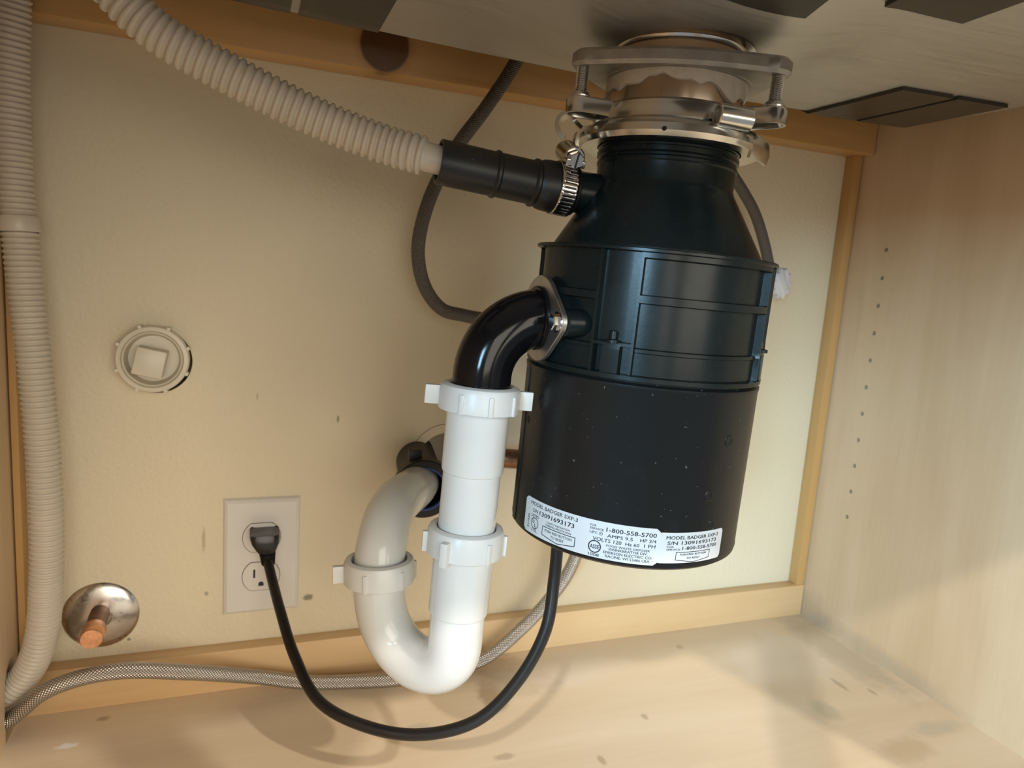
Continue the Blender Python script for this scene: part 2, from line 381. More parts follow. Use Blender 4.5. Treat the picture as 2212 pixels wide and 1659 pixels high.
# ------------------------------------------------------------------ the sink bowl with its pads
DX, DY, DZ = .594, -.255, .5645
def zb(x, y):
    r = math.hypot(x - DX, y - DY); t = min(1, max(0, (r - .045) / .09)); t = t * t * (3 - 2 * t)
    return DZ + .0170 * t + .034 * max(0, r - .135)
def rrect(x0, x1, y0, y1, r, n=96):
    out = []
    for k in range(n):
        a = 2 * pi * k / n; out.append((cos(a), sin(a)))
    cx, cy, hx, hy = (x0 + x1) / 2, (y0 + y1) / 2, (x1 - x0) / 2, (y1 - y0) / 2
    res = []
    for c, s in out:   # superellipse-free rounded rectangle: shoot a ray from the centre
        best = 1e9
        if abs(c) > 1e-9: best = min(best, hx / abs(c))
        if abs(s) > 1e-9: best = min(best, hy / abs(s))
        x, y = c * best, s * best
        if abs(x) > hx - r and abs(y) > hy - r:
            qx, qy = math.copysign(hx - r, x), math.copysign(hy - r, y)
            bb = c * qx + s * qy; cc = qx * qx + qy * qy - r * r; d = bb * bb - cc
            t = bb + sqrt(max(0, d)); x, y = c * t, s * t
        res.append((cx + x, cy + y))
    return res
SX0, SX1, SY0, SY1 = .262, .955, -.54, -.130
n = 128; loop = rrect(SX0, SX1, SY0, SY1, .07, n)
sk = thing('kitchen_sink', (DX, DY, DZ), 'brushed stainless steel sink bowl seen from below with dark sound pads', 'sink')
b = B(); vs = []; fs = []
rings = []
for i in range(15):
    s = i / 14; ring = []
    for k, (x, y) in enumerate(loop):
        a = atan2(y - DY, x - DX); x0, y0 = DX + .043 * cos(a), DY + .043 * sin(a)
        px, py = x0 + (x - x0) * s, y0 + (y - y0) * s; ring.append(V((px, py, zb(px, py))))
    rings.append(ring)
rings.insert(0, [V((DX + .043 * cos(atan2(y - DY, x - DX)), DY + .043 * sin(atan2(y - DY, x - DX)), DZ + .006)) for x, y in loop])
rings[0:0] = [[V((DX + .0015 * cos(atan2(y - DY, x - DX)), DY + .0015 * sin(atan2(y - DY, x - DX)), DZ + .006)) for x, y in loop]]
for i in range(1, 9):
    a = i / 8 * pi / 2; g = .018 * sin(a); lp = rrect(SX0 - g, SX1 + g, SY0 - g, SY1 + g, .07 + g, n)
    rings.append([V((x, y, zb(*loop[k]) + .018 * (1 - cos(a)))) for k, (x, y) in enumerate(lp)])
rings.append([V((p.x, p.y, .792)) for p in rings[-1]])
for rg in rings: vs += rg
for i in range(len(rings) - 1):
    for k in range(n): fs.append((i * n + k, i * n + (k + 1) % n, (i + 1) * n + (k + 1) % n, (i + 1) * n + k))
obj('bowl', b.add(vs, fs), 'stainless', sk, sharp=50, solid=.0012)
def pad(x0, x1, y0, y1, t=.0028, nx=6, ny=10):
    b = B(); vs = []; fs = []
    for layer in (0, 1):
        for j in range(ny + 1):
            for i in range(nx + 1):
                x = x0 + (x1 - x0) * i / nx; y = y0 + (y1 - y0) * j / ny
                e = max(0, y - SY1); z = zb(x, min(y, SY1)) + (.018 - sqrt(max(0, .018 ** 2 - min(e, .0175) ** 2)))
                vs.append((x, y, z - .0009 - (t if layer == 0 else 0)))
    m_ = (nx + 1) * (ny + 1); w = nx + 1
    for j in range(ny):
        for i in range(nx):
            a = j * w + i; fs.append((a, a + w, a + w + 1, a + 1)); a += m_; fs.append((a, a + 1, a + w + 1, a + w))
    rim = [i for i in range(nx)] + [j * w + nx for j in range(ny)] + [ny * w + i for i in range(nx, 0, -1)] + [j * w for j in range(ny, 0, -1)]
    for k, a in enumerate(rim): c = rim[(k + 1) % len(rim)]; fs.append((a, c, c + m_, a + m_))
    return b.add(vs, fs)
for q in ((.358, .4135, -.27, -.117), (.298, .352, -.27, -.117), (.818, .874, -.232, -.1165), (.880, .940, -.232, -.1165), (.664, .726, -.46, -.352), (.54, .624, -.44, -.335)):
    obj('sound_pad', pad(*q), 'sound_pad', sk, sharp=30)

# ------------------------------------------------------------------ the disposer: local frame, +Y away from the viewer, axis leaning 1.7 degrees
ax = V((.0083, -.0052, .337)).normalized(); yv = V((sin(radians(31)), cos(radians(31)), 0)); xv = yv.cross(ax).normalized(); yv = ax.cross(xv)
DM = Matrix((xv, yv, ax)).transposed().to_4x4(); DM.translation = V((.5859, -.2499, .235))
DI = DM.inverted()
def az(a, r, z): return V((r * sin(radians(a)), -r * cos(radians(a)), z))     # azimuth a from the front, + to the right

# --- mounting hardware under the sink
mo = thing('sink_mount', None, 'metal sink flange mounting assembly clamped between sink and black disposer', 'mount', M=DM)
lathe(q := B(), [(.036, .3185), (.0415, .3185), (.0420, .3190), (.0420, .3255), (.0415, .326), (.036, .326)], 64, closed=True); obj('gasket', q, 'fibre_gasket', mo, local=True)
lathe(q := B(), [(.036, .326), (.0425, .326), (.0435, .3268), (.0440, .3285), (.0480, .3300), (.036, .3300)], 64, closed=True); obj('flange_ring', q, 'zinc_bright', mo, local=True)
lathe(q := B(), [(.0415, .283), (.0440, .283), (.0445, .2845), (.0445, .3190), (.0415, .3190)], 64, closed=True); obj('sleeve', q, 'sleeve_steel', mo, local=True)
def tri(corner_r, rad, bulge=.0, n=14):
    """rounded triangle: corners at azimuth -60, 60, 180; sides bowed outwards"""
    pts = []; cs = [az(a, corner_r, 0) for a in (-60, 60, 180)]
    for i, c in enumerate(cs):
        a0 = atan2(c.y, c.x)
        for k in range(n + 1): a = a0 - pi / 3 + 2 * pi / 3 * k / n; pts.append((c.x + rad * cos(a), c.y + rad * sin(a)))
        nx = cs[(i + 1) % 3]; e0 = pts[-1]; a1 = atan2(nx.y, nx.x) - pi / 3; e1 = (nx.x + rad * cos(a1), nx.y + rad * sin(a1))
        for k in range(1, 16):
            t = k / 16; x = e0[0] + (e1[0] - e0[0]) * t; y = e0[1] + (e1[1] - e0[1]) * t; d = math.hypot(x, y); g = bulge * 4 * t * (1 - t)
            pts.append((x + x / d * g, y + y / d * g))
    return pts
def holed(b, outer, rin, z0, z1, bev):
    """plate with a round hole; outline sampled by angle"""
    n = len(outer); rows = []
    for z, ins, hole in ((z0, bev, 0), (z0 + bev, 0, 0), (z1 - bev, 0, 0), (z1, bev, 0), (z1, 0, 1), (z0, 0, 1)):
        row = []
        for x, y in outer:
            d = math.hypot(x, y)
            row.append((x / d * rin, y / d * rin, z) if hole else (x - x / d * ins, y - y / d * ins, z))
        rows.append(row)
    vs = [p for r in rows for p in r]; fs = []
    for i in range(6):
        j = (i + 1) % 6
        for k in range(n): fs.append((i * n + k, i * n + (k + 1) % n, j * n + (k + 1) % n, j * n + k))
    return b.add(vs, fs)
BR = .0688
mp_ = obj('mounting_plate', holed(B(), tri(.0640, .0118, .009), .0470, .3085, .3185, .0022), 'cast_plate', mo, local=True)
lathe(q := B(), [(.0455, .3082), (.049, .3082), (.0515, .3100), (.0455, .3110)], 64, closed=True); obj('plate_lip', q, 'cast_plate', mp_, local=True)
# putty squeezed out under the plate, with a torn lower edge
q = B(); vs = []; fs = []; n = 320; random.seed(3)
def edge(a):
    return .3005 + .0022 * sin(a * 3.1 + .6) + .0012 * sin(a * 7 + 2) + .0010 * sin(a * 13 + .4) * sin(a * 2.3) + .0006 * sin(a * 21) + .0003 * sin(a * 31) - (.006 if -1.05 < a < -.45 else 0) * (sin((a + 1.05) / .6 * pi) ** 2 if -1.05 < a < -.45 else 0)
for k in range(n):
    a = 2 * pi * k / n - pi; e = edge(a); o = .0009 * (1 + sin(a * 13) * .5)
    for rr, zz in ((.0446, e), (.0458 + o, e + .0004), (.0462 + o, e + .003), (.0458 + o * .5, .3092), (.0446, .3092)): vs.append((rr * cos(a), rr * sin(a), zz))
for k in range(n):
    for i in range(5): j = (i + 1) % 5; k2 = (k + 1) % n; fs.append((k * 5 + i, k * 5 + j, k2 * 5 + j, k2 * 5 + i))
obj('putty', q.add(vs, fs), 'putty', mo, local=True, sharp=60)
# three threaded screws
bolt_me = None
for a in (-60, 60, 180):
    p = az(a, BR, 0)
    if bolt_me is None:
        pr = [(0.0005, .2835), (.0030, .2835)]; z = .284; i = 0
        while z < .3095: pr.append((.0040 if i % 2 else .0033, z)); z += .00052; i += 1
        pr += [(.0033, .3095), (.0005, .3095)]
        bo = obj('mount_screw', lathe(B(), pr, 20), 'bolt_steel', mo, local=True, sharp=80); bolt_me = bo.data
        collar = obj('screw_collar', lathe(B(), [(.0042, .2900), (.0064, .2900), (.0066, .2912), (.0052, .2935), (.0042, .2935)], 28, closed=True), 'bolt_steel', bo, local=True)
    else:
        nb = bo.copy(); COL.objects.link(nb); nb.parent = mo; c2 = collar.copy(); COL.objects.link(c2); c2.parent = nb; bo_ = nb
    (bo if a == -60 else nb).location = p
# upper clamp ring with three hollow ears
cr = obj('clamp_ring', lathe(B(), [(.0462, .2772), (.0500, .2772), (.0530, .2790), (.0528, .2838), (.0510, .2885), (.0478, .2905), (.0462, .2905)], 72, closed=True), 'zinc_bright', mo, local=True)
def ear(a):
    b = B(); d = az(a, 1, 0); t = V((-d.y, d.x, 0))
    # D-shaped channel: outline in (radial, tangential), open below
    out = []
    for k in range(15): th = -pi / 2 + pi * k / 14; out.append((BR + .0085 * cos(th), .0085 * sin(th)))
    out += [(.050, .0105), (.050, -.0105)]
    M = Matrix((d, t, V((0, 0, 1)))).transposed().to_4x4()
    n = len(out); vs = []; fs = []
    cx = BR - .008
    for z, ins in ((.2800, 0), (.2885, 0), (.2902, .0018), (.2885, .0036), (.2800, .0014)):
        for x, y in out:
            dd = math.hypot(x - cx, y) or 1; vs.append(M @ V((x - (x - cx) / dd * ins, y - y / dd * ins, z)))
    for i in range(4):
        for k in range(n): fs.append((i * n + k, i * n + (k + 1) % n, (i + 1) * n + (k + 1) % n, (i + 1) * n + k))
    for k in range(n): fs.append((4 * n + k, 4 * n + (k + 1) % n, (k + 1) % n, k))
    fs.append(tuple(2 * n + k for k in range(n)))
    return b.add(vs, fs)
for a in (-60, 60, 180): obj('ear', ear(a), 'zinc_bright', cr, local=True, sharp=50)
# lower flange: dished ring with three turned-down tabs
lf = obj('lower_flange', lathe(B(), [(.0479, .2660), (.0505, .2655), (.0585, .2655), (.0612, .2685), (.0604, .2730), (.0560, .2765), (.0520, .2785), (.0479, .2785)], 96, closed=True), 'zinc_bright', mo, local=True)
def ramp_tab(a, w=13):
    b = B(); vs = []; fs = []; n = 10
    prof = [(.0555, .2770), (.0605, .2755), (.0650, .2715), (.0660, .2650), (.0645, .2590), (.0625, .2592), (.0637, .2650), (.0628, .2700), (.0590, .2735), (.0555, .2740)]
    for i in range(n + 1):
        for r, z in prof: vs.append(az(a - w + 2 * w * i / n, r, z))
    m_ = len(prof)
    for i in range(n):
        for k in range(m_): fs.append((i * m_ + k, i * m_ + (k + 1) % m_, (i + 1) * m_ + (k + 1) % m_, (i + 1) * m_ + k))
    fs.append(tuple(range(m_))); fs.append(tuple(n * m_ + k for k in reversed(range(m_))))
    return b.add(vs, fs)
for a in (-80, 62, 180): obj('ramp_tab', ramp_tab(a), 'zinc_bright', lf, local=True, sharp=40)
obj('paint_fleck', lathe(B(), [(.0002, 0), (.0016, .0001), (.0014, .0004), (.0002, .0005)], 10, frame(az(-4, .0609, .2690), az(-4, 1, .25))), 'dark_slot', lf, local=True)
# curled hook on the left and the rolled key tube at the front right
hp = [az(-84, .0590, .2765)]
for k in range(13): th = radians(20 + 250 * k / 12); hp.append(V((-.0690 + .0062 * cos(th), -.012, .2770 + .0075 * sin(th))))
hb = B(); pth, ln = spline(hp, .0008)
vs = []; fs = []
for i, p in enumerate(pth):
    t = (pth[min(i + 1, len(pth) - 1)] - pth[max(0, i - 1)]).normalized(); nrm = V((t.z, 0, -t.x)).normalized()
    for sy, sn in ((-.0065, -.0013), (.0065, -.0013), (.0065, .0013), (-.0065, .0013)): vs.append(p + V((0, sy, 0)) + nrm * sn)
for i in range(len(pth) - 1):
    for k in range(4): fs.append((i * 4 + k, i * 4 + (k + 1) % 4, (i + 1) * 4 + (k + 1) % 4, (i + 1) * 4 + k))
fs.append((0, 1, 2, 3)); fs.append(tuple((len(pth) - 1) * 4 + k for k in (3, 2, 1, 0)))
obj('hook', hb.add(vs, fs), 'zinc_bright', lf, local=True, sharp=40)
p0 = az(25, .0600, .2800); p1 = p0 + V((.0245, .0095, -.0005)); M = frame(p0, p1 - p0)
kt = obj('key_tube', lathe(B(), [(.0050, 0), (.0062, 0), (.0067, .0006), (.0067, .0212), (.0061, .0218), (.0050, .0218)], 40, M, closed=True), 'zinc_bright', mo, local=True)
obj('tube_plug', lathe(B(), [(.0004, .0010), (.0048, .0010), (.0050, .002), (.0050, .020), (.0004, .020)], 32, M), 'cast_plate', kt, local=True)

# --- the disposer itself
ds = thing('garbage_disposer', None, 'black cylindrical under-sink food waste disposer hanging from the sink with white rating labels', 'disposer', M=DM)
up = [(.010, .2755), (.0445, .2755), (.0455, .2735), (.0455, .2690), (.0472, .2682), (.0472, .2655), (.0458, .2645), (.0458, .2632), (.0474, .2624), (.0474, .2596), (.0460, .2586), (.0460, .2572), (.0470, .2562), (.0470, .2545),
      (.0463, .2535), (.0462, .2425), (.0466, .2408), (.0476, .2388), (.0702, .2005), (.0706, .1985), (.0706, .194), (.010, .194)]
obj('upper_housing', lathe(B(), up, 96), 'black_housing', ds, local=True, sharp=28)
# ribbed middle casting: radius as a function of azimuth and height on a grid with doubled lines at every step
COLS = (-14, 76, 166, 256); RR, RB = .0806, .0757
zs = sorted(set([.1183, .1190, .1215, .1222, .1275, .1282, .1354, .1360, .1380, .1386, .1406, .1412, .1650, .1657, .1700, .1707, .1916, .1923, .1952, .1959, .1963, .1974, .1980]))
phis = set()
for c in COLS:
    for e in (-10.2, -9.6, -8.4, -8.0, -4.4, -3.8, 3.8, 4.4, 8.0, 8.4, 9.6, 10.2, 11.4, 12.2): phis.add(round((c + e) % 360, 3))
    phis.add(round((c - 14) % 360, 3)); phis.add(round((c + 14) % 360, 3))
k = 0
while k < 360: phis.add(float(k)); k += 3
phis = sorted(phis)
def RF(a, z):
    d = min(((a - c + 180) % 360 - 180 for c in COLS), key=abs)
    if z >= .1957: return .0816 if z < .1976 else .0810
    if z <= .1216: return .0812 if z > .1186 else .0806
    if 8.3 < abs(d) < 9.7: return RR
    if abs(d) <= 8.3:
        if z < .1279: return .0808 if abs(d) < 4.1 else RB - .001
        if z < .1384: return .0808 if abs(d) < 4.1 else RB - .001
        if z < .1410: return .0806
        return RB + .0005
    if .1654 < z < .1704 or (z > .1919 and not -110 < ((a + 180) % 360 - 180) < -20): return RR
    if z < .1357: return RB + .0016
    if z < .1383: return RB + .0024
    return RB
vs = []; fs = []
zz = [.1183] + zs + [.1980]
for i, z in enumerate(zz):
    for a in phis:
        r = .05 if i in (0, len(zz) - 1) else RF(a, z); vs.append(az(a, r, z))
m_ = len(phis)
for i in range(len(zz) - 1):
    for k in range(m_): fs.append((i * m_ + k, i * m_ + (k + 1) % m_, (i + 1) * m_ + (k + 1) % m_, (i + 1) * m_ + k))
mh = obj('middle_housing', B().add(vs, fs), 'black_housing', ds, local=True, sharp=25)
for c in COLS:
    p = az(c, .0782, .1410)
    obj('housing_screw', lathe(B(), [(.0048, -.001), (.0048, .0010), (.0030, .0014), (.0027, .0016), (.0026, .0062), (.0018, .0066)], 12, Matrix.Translation(p)), 'black_housing', mh, local=True, sharp=30)
# outlet hub and bolt boss, pointing along world -X
OUTD = (DI.to_3x3() @ V((-1, 0, 0))).normalized(); OUTS = (DI.to_3x3() @ V((0, -1, 0))).normalized()
OC = DI @ V((.5890, -.2525, .3850))
P = lambda s, t=0, w=0: OC + OUTD * s + OUTS * t + V((0, 0, w))
obj('outlet_hub', lathe(B(), [(.032, .050), (.0285, .062), (.0265, .0690), (.0265, .0785), (.018, .0785)], 56, frame(P(0), OUTD)), 'black_housing', mh, local=True, sharp=30)
for s in (1, -1):
    q = cyl(B(), P(.030, .0325 * s), P(.0785, .0325 * s), .0088, 32, bev=.001); obj('bolt_boss', q, 'black_housing', mh, local=True)
# side inlet stub for the hose
SO = DI @ V((.5912, -.2480, .4668)); SD = (DI @ V((.5278, -.2400, .4705)) - SO).normalized()
obj('inlet_stub', lathe(B(), [(.0165, .028), (.0150, .040), (.0139, .046), (.0136, .0615), (.0136, .075), (.0128, .0765), (.0100, .0765)], 40, frame(SO, SD)), 'black_housing', ds, local=True)
# motor can with seam and lower lip
can = lathe(B(), [(.010, .0005), (.0700, .0002), (.0780, .0010), (.0803, .0028), (.0808, .0055), (.0806, .0075), (.0805, .0200), (.0806, .1130), (.0810, .1142), (.0810, .1162), (.0800, .1168), (.0790, .1178), (.0790, .1192), (.010, .1192)], 128)
co = obj('motor_can', can, 'black_can', ds, local=True, sharp=30)
q = B(); vs = []; fs = []
for z in (.004, .1155):
    for a, r in ((-71.5, .0800), (-71.2, .0813), (-66.2, .0813), (-65.9, .0800)): vs.append(az(a, r, z))
fs = [(0, 1, 5, 4), (1, 2, 6, 5), (2, 3, 7, 6), (0, 3, 2, 1), (4, 5, 6, 7), (0, 4, 7, 3)]
obj('seam_strip', q.add(vs, fs), 'black_can', co, local=True, smooth=False)
for a, z, r in ((48, .085, .0045), (40, .050, .0040), (-62, .078, .0030), (-50, .096, .003), (44, .031, .003)):   # small dents with a raised rim
    M = frame(az(a, .0801, z), az(a, 1, 0)); obj('dent', lathe(B(), [(r, .0003), (r * .8, .0009), (r * .45, .0006), (r * .15, .0001)], 20, M), 'black_can', co, local=True, sharp=80)
# rating labels, wrapped on the can; printing is bent text
def wrap(a0, a1, z0, z1, r, zr=None, n=40, corner=.002):
    b = B(); vs = []; fs = []; zr = zr or (z0, z1)
    for i in range(n + 1):
        t = i / n; a = a0 + (a1 - a0) * t; arc = radians(a1 - a0) * .0806
        e = min(t, 1 - t) * arc; c = 0 if e >= corner else corner - sqrt(max(0, corner ** 2 - (corner - e) ** 2))
        lo = z0 + (zr[0] - z0) * t + c; hi = z1 + (zr[1] - z1) * t - c
        for rr, z in ((r, lo), (r, hi), (r - .0004, lo), (r - .0004, hi)): vs.append(az(a, rr, z))
    for i in range(n):
        for p, q_ in ((0, 1), (1, 3), (3, 2), (2, 0)): fs.append((i * 4 + p, i * 4 + q_, i * 4 + 4 + q_, i * 4 + 4 + p))
    fs += [(0, 1, 3, 2), (n * 4, n * 4 + 2, n * 4 + 3, n * 4 + 1)]
    return b.add(vs, fs)
RL = .08105
l1 = obj('rating_label', wrap(-53, 17.6, .0050, .0290, RL), 'label_vinyl', ds, local=True)
l2 = obj('rating_label', wrap(17.0, 53.2, .0068, .0268, RL - .0001, None), 'label_vinyl', ds, local=True)
tag(l1, 'wide white rating label with serial number and safety marks'); tag(l2, 'narrow white label repeating model and serial number')
fcu = bpy.data.curves.new('type', 'FONT'); fo = bpy.data.objects.new('type', fcu)
def text_mesh(b, s, u, v, h, width=None, bold=.0, align='LEFT', slant=0.0, rot=0.0):
    """flat text in label metres: (u, v) is the left (or centre) of the baseline, h the capital height"""
    fcu.body = s; fcu.size = 1; fcu.align_x = 'LEFT'; fcu.offset = 0; fcu.fill_mode = 'BOTH'; fcu.resolution_u = 2
    me = fo.to_mesh(); co_ = [v_.co.copy() for v_ in me.vertices]; ps = [tuple(p.vertices) for p in me.polygons]; fo.to_mesh_clear()
    if not co_: return
    x0 = min(c_.x for c_ in co_); x1 = max(c_.x for c_ in co_); k = h / .70; kx = width / (x1 - x0) if width else k
    sx = (x1 - x0) * kx; off = {'LEFT': 0, 'CENTER': -sx / 2, 'RIGHT': -sx}[align]; o = len(b.v)
    for c_ in co_:
        X = (c_.x - x0) * kx + off; Y = c_.y * k
        b.v.append(V((u + X * cos(rot) - Y * sin(rot), v + X * sin(rot) + Y * cos(rot), 0)))
    b.f += [tuple(i + o for i in p) for p in ps]
    base = b.v[o:]; w_ = (bold + .012) * h * .9             # heavier strokes: shifted copies of the same print
    for dx, dy in ((w_, 0), (-w_, 0), (0, w_ * .7), (0, -w_ * .7)):
        q0 = len(b.v); b.v += [p + V((dx, dy, 0)) for p in base]; b.f += [tuple(i + q0 for i in p) for p in ps]
def stroke(b, pts, w, closed=True):
    n = len(pts)
    for i in range(n if closed else n - 1):
        p, q_ = V(pts[i]), V(pts[(i + 1) % n]); d = (q_ - p).normalized(); nn = V((-d.y, d.x)) * w / 2; k = max(1, int((q_ - p).length / .003))
        for j in range(k):
            a = p.lerp(q_, j / k); c_ = p.lerp(q_, (j + 1) / k)
            if j == 0: a = a - d * w / 2
            if j == k - 1: c_ = c_ + d * w / 2
            o = len(b.v); b.v += [V((x.x, x.y, 0)) for x in (a + nn, a - nn, c_ - nn, c_ + nn)]; b.f.append((o, o + 1, o + 2, o + 3))
def bend(b, a0, z0, r):
    """label metres to the can: u along the arc from azimuth a0, v up from z0"""
    b.v = [az(a0 + math.degrees(p.x / .0806), r, z0 + p.y) for p in b.v]; return b
circ = lambda cu, cv, r, n=28: [(cu + r * cos(2 * pi * k / n), cv + r * sin(2 * pi * k / n)) for k in range(n)]
def pent(u0, u1, v0, v1, tip): return [(u0, v0), ((u0 + u1) / 2, v0 - tip), (u1, v0), (u1, v1), (u0, v1)]
t1 = B()   # wide label, 99 mm x 24 mm
text_mesh(t1, 'MODEL BADGER 5XP-3', .0065, .0198, .0024, .0405, .012)
text_mesh(t1, 'S/N', .0095, .0152, .0024, .0052, .008); text_mesh(t1, '13091693173', .0165, .0150, .0029, .0285, .020)
text_mesh(t1, 'LISTED', .0085, .0120, .0018, .0078, .016); text_mesh(t1, 'E17939', .0062, .0032, .0018, .0090, .012, rot=pi / 2); text_mesh(t1, '517L', .0095, .0020, .0019, .0060, .012)
stroke(t1, circ(.0123, .0078, .0036), .0005); text_mesh(t1, 'U', .0101, .0076, .0024, .0018, .020); text_mesh(t1, 'L', .0124, .0054, .0024, .0016, .020)
text_mesh(t1, 'CLASS F INSULATION', .0330, .0120, .0012, .0185, .014, 'CENTER'); text_mesh(t1, 'THERMAL PROTECTION', .0330, .0100, .0012, .0205, .014, 'CENTER')
stroke(t1, pent(.0205, .0465, .0032, .0090, .0022), .0005)
text_mesh(t1, 'PUSH RED BUTTON', .0335, .0060, .0017, .0215, .006, 'CENTER'); text_mesh(t1, 'TO RESET', .0335, .0032, .0017, .0105, .006, 'CENTER')
text_mesh(t1, 'FOR', .0555, .0200, .0013, .0040, .012); text_mesh(t1, 'SERVICE', .0555, .0180, .0013, .0088, .012)
text_mesh(t1, 'UPC', .0555, .0153, .0017, .0052, .006); stroke(t1, circ(.0628, .0161, .0010, 16), .00025); text_mesh(t1, 'R', .0623, .0156, .0010, .0009, .006)
text_mesh(t1, '1-800-558-5700', .0660, .0182, .0027, .0310, .018)
text_mesh(t1, 'AMPS 9.5', .0668, .0146, .0021, .0158, .008); text_mesh(t1, 'HP 3/4', .0872, .0147, .0021, .0100, .008)
text_mesh(t1, 'VOLTS 120', .0580, .0112, .0023, .0180, .008); text_mesh(t1, 'Hz 60', .0785, .0112, .0021, .0085, .008); text_mesh(t1, '1 PH', .0900, .0113, .0022, .0070, .008)
stroke(t1, circ(.0597, .0070, .0038), .0007); text_mesh(t1, 'ASSE', .0597, .0057, .0026, .0058, .020, 'CENTER'); text_mesh(t1, '1008', .0597, .0008, .0019, .0068, .010, 'CENTER')
text_mesh(t1, 'FOOD WASTE DISPOSER', .0805, .0086, .0014, .0270, .008, 'CENTER'); text_mesh(t1, 'INSINKERATOR DIV.', .0808, .0064, .0017, .0240, .006, 'CENTER')
text_mesh(t1, 'EMERSON ELECTRIC CO.', .0808, .0040, .0017, .0305, .006, 'CENTER'); text_mesh(t1, 'RACINE, WI 53406 USA', .0808, .0016, .0017, .0275, .006, 'CENTER')
obj('printing', bend(t1, -53, .0050, RL + .00006), 'label_ink', l1, local=True, smooth=False)
t2 = B()   # narrow label, 51 mm x 20 mm
text_mesh(t2, 'MODEL BADGER 5XP-3', .0042, .0157, .0022, .0405, .010); text_mesh(t2, 'S/N', .0052, .0122, .0022, .0070, .008); text_mesh(t2, '13091693173', .0150, .0122, .0023, .0285, .008)
text_mesh(t2, 'FOR', .0052, .0102, .0011, .0045, .010); text_mesh(t2, 'SERVICE', .0050, .0085, .0011, .0095, .010); text_mesh(t2, '1-800-558-5700', .0160, .0087, .0022, .0285, .012)
stroke(t2, pent(.0120, .0385, .0022, .0072, .0018), .0004)
text_mesh(t2, 'PUSH RED BUTTON', .0252, .0050, .0013, .0205, .008, 'CENTER'); text_mesh(t2, 'TO RESET', .0252, .0025, .0013, .0105, .008, 'CENTER')
obj('printing', bend(t2, 17.6, .0068, RL + .00006), 'label_ink', l2, local=True, smooth=False)

# ------------------------------------------------------------------ black discharge elbow with its flange plate
ZE = .3850; XF = .5070; YE = -.2525; XT = .4705
el = thing('discharge_elbow', (XT, YE, .335), 'glossy black plastic elbow bolted to the disposer side, turning down into white pipe', 'elbow')
def down(z): return V((.4705 - (.3493 - z) * .0395, YE, z))      # the axis of the vertical pipe, leaning like the disposer
R_ = .040; path = [V((XF + .003, YE, ZE)), V((XT + R_, YE, ZE))]
for k in range(1, 17):
    a = k / 16 * pi / 2; path.append(V((XT + R_ - R_ * sin(a), YE, ZE - R_ + R_ * cos(a))))
path += [down(.335), down(.310)]
obj('elbow_pipe', sweep(B(), path, lambda i, s: .0193, 40), 'black_gloss', el, sharp=60)
flp = []
for k in range(40):
    a = 2 * pi * k / 40; flp.append((.0284 * cos(a), .0284 * sin(a)))
# diamond plate: round body with two bolt ears, world frame (y, z), hull of circles
def hull(pts):
    pts = sorted(set((round(x, 6), round(y, 6)) for x, y in pts))
    def half(ps):
        h = []
        for p in ps:
            while len(h) > 1 and (h[-1][0] - h[-2][0]) * (p[1] - h[-2][1]) - (h[-1][1] - h[-2][1]) * (p[0] - h[-2][0]) <= 0: h.pop()
            h.append(p)
        return h
    return half(pts)[:-1] + half(pts[::-1])[:-1]
ears = [(cx + .0075 * cos(2 * pi * k / 24), .0075 * sin(2 * pi * k / 24)) for cx in (-.0325, .0325) for k in range(24)]
MF = Matrix(((0, 0, 1, XF), (1, 0, 0, YE), (0, 1, 0, ZE), (0, 0, 0, 1)))
obj('flange_plate', prism(B(), hull(flp + ears), 0, .0034, MF, .0005), 'steel_plate', el, sharp=30)
obj('pipe_collar', cyl(B(), (XF - .003, YE, ZE), (XF + .0002, YE, ZE), .0212, 40, bev=.0006), 'black_gloss', el)
for s in (-1, 1):
    bb = obj('flange_bolt', prism(B(), [(.0052 * cos(pi / 3 * k + .3), .0052 * sin(pi / 3 * k + .3)) for k in range(6)], -.0048, 0, Matrix.Translation((XF, YE + .0325 * s, ZE)) @ Matrix(((0, 0, 1, 0), (1, 0, 0, 0), (0, 1, 0, 0), (0, 0, 0, 1))), .0006), 'chrome', el, smooth=False)
    obj('washer', cyl(B(), (XF - .0010, YE + .0325 * s, ZE), (XF, YE + .0325 * s, ZE), .0066, 28), 'chrome', bb)

# ------------------------------------------------------------------ white P-trap
tp = thing('drain_trap', (.459, -.25, .12), 'white plastic drain trap with U bend hanging below the black elbow', 'trap')
def tube_axis(pr, seg=48, closed=True): return lathe(B(), pr, seg, frame(down(0), down(1) - down(0)), closed=closed)
obj('tailpiece', tube_axis([(.0196, .3300), (.0207, .3300), (.0207, .2838), (.0202, .2821), (.0193, .2813), (.0193, .2280), (.0170, .2280), (.0170, .3050), (.0196, .3060)]), 'white_pvc', tp, sharp=30)
def nut(M, wings, ribs, R=.0262, h=.0185, rin=.0200, top=True):
    """slip nut: rounded shoulder on top, straight skirt, tall wings and small grip ribs; its own z is up"""
    b = lathe(B(), [(rin, h - .0010), (rin + .0012, h), (R - .0035, h), (R - .0012, h - .0012), (R, h - .004), (R, .0006), (R - .0006, 0), (rin, 0)], 64, M, closed=True)
    w = B()
    for a, ln, th, z0, z1 in wings:
        Mr = M @ Matrix.Rotation(radians(a), 4, 'Z'); box(w, (R - .002, -th / 2, z0), (R + ln, th / 2, z1), .0006, Mr)
    for a, ln, th in ribs:
        Mr = M @ Matrix.Rotation(radians(a), 4, 'Z'); box(w, (R - .002, -th / 2, .0002), (R + ln, th / 2, h - .0045), .0004, Mr)
    return b, w
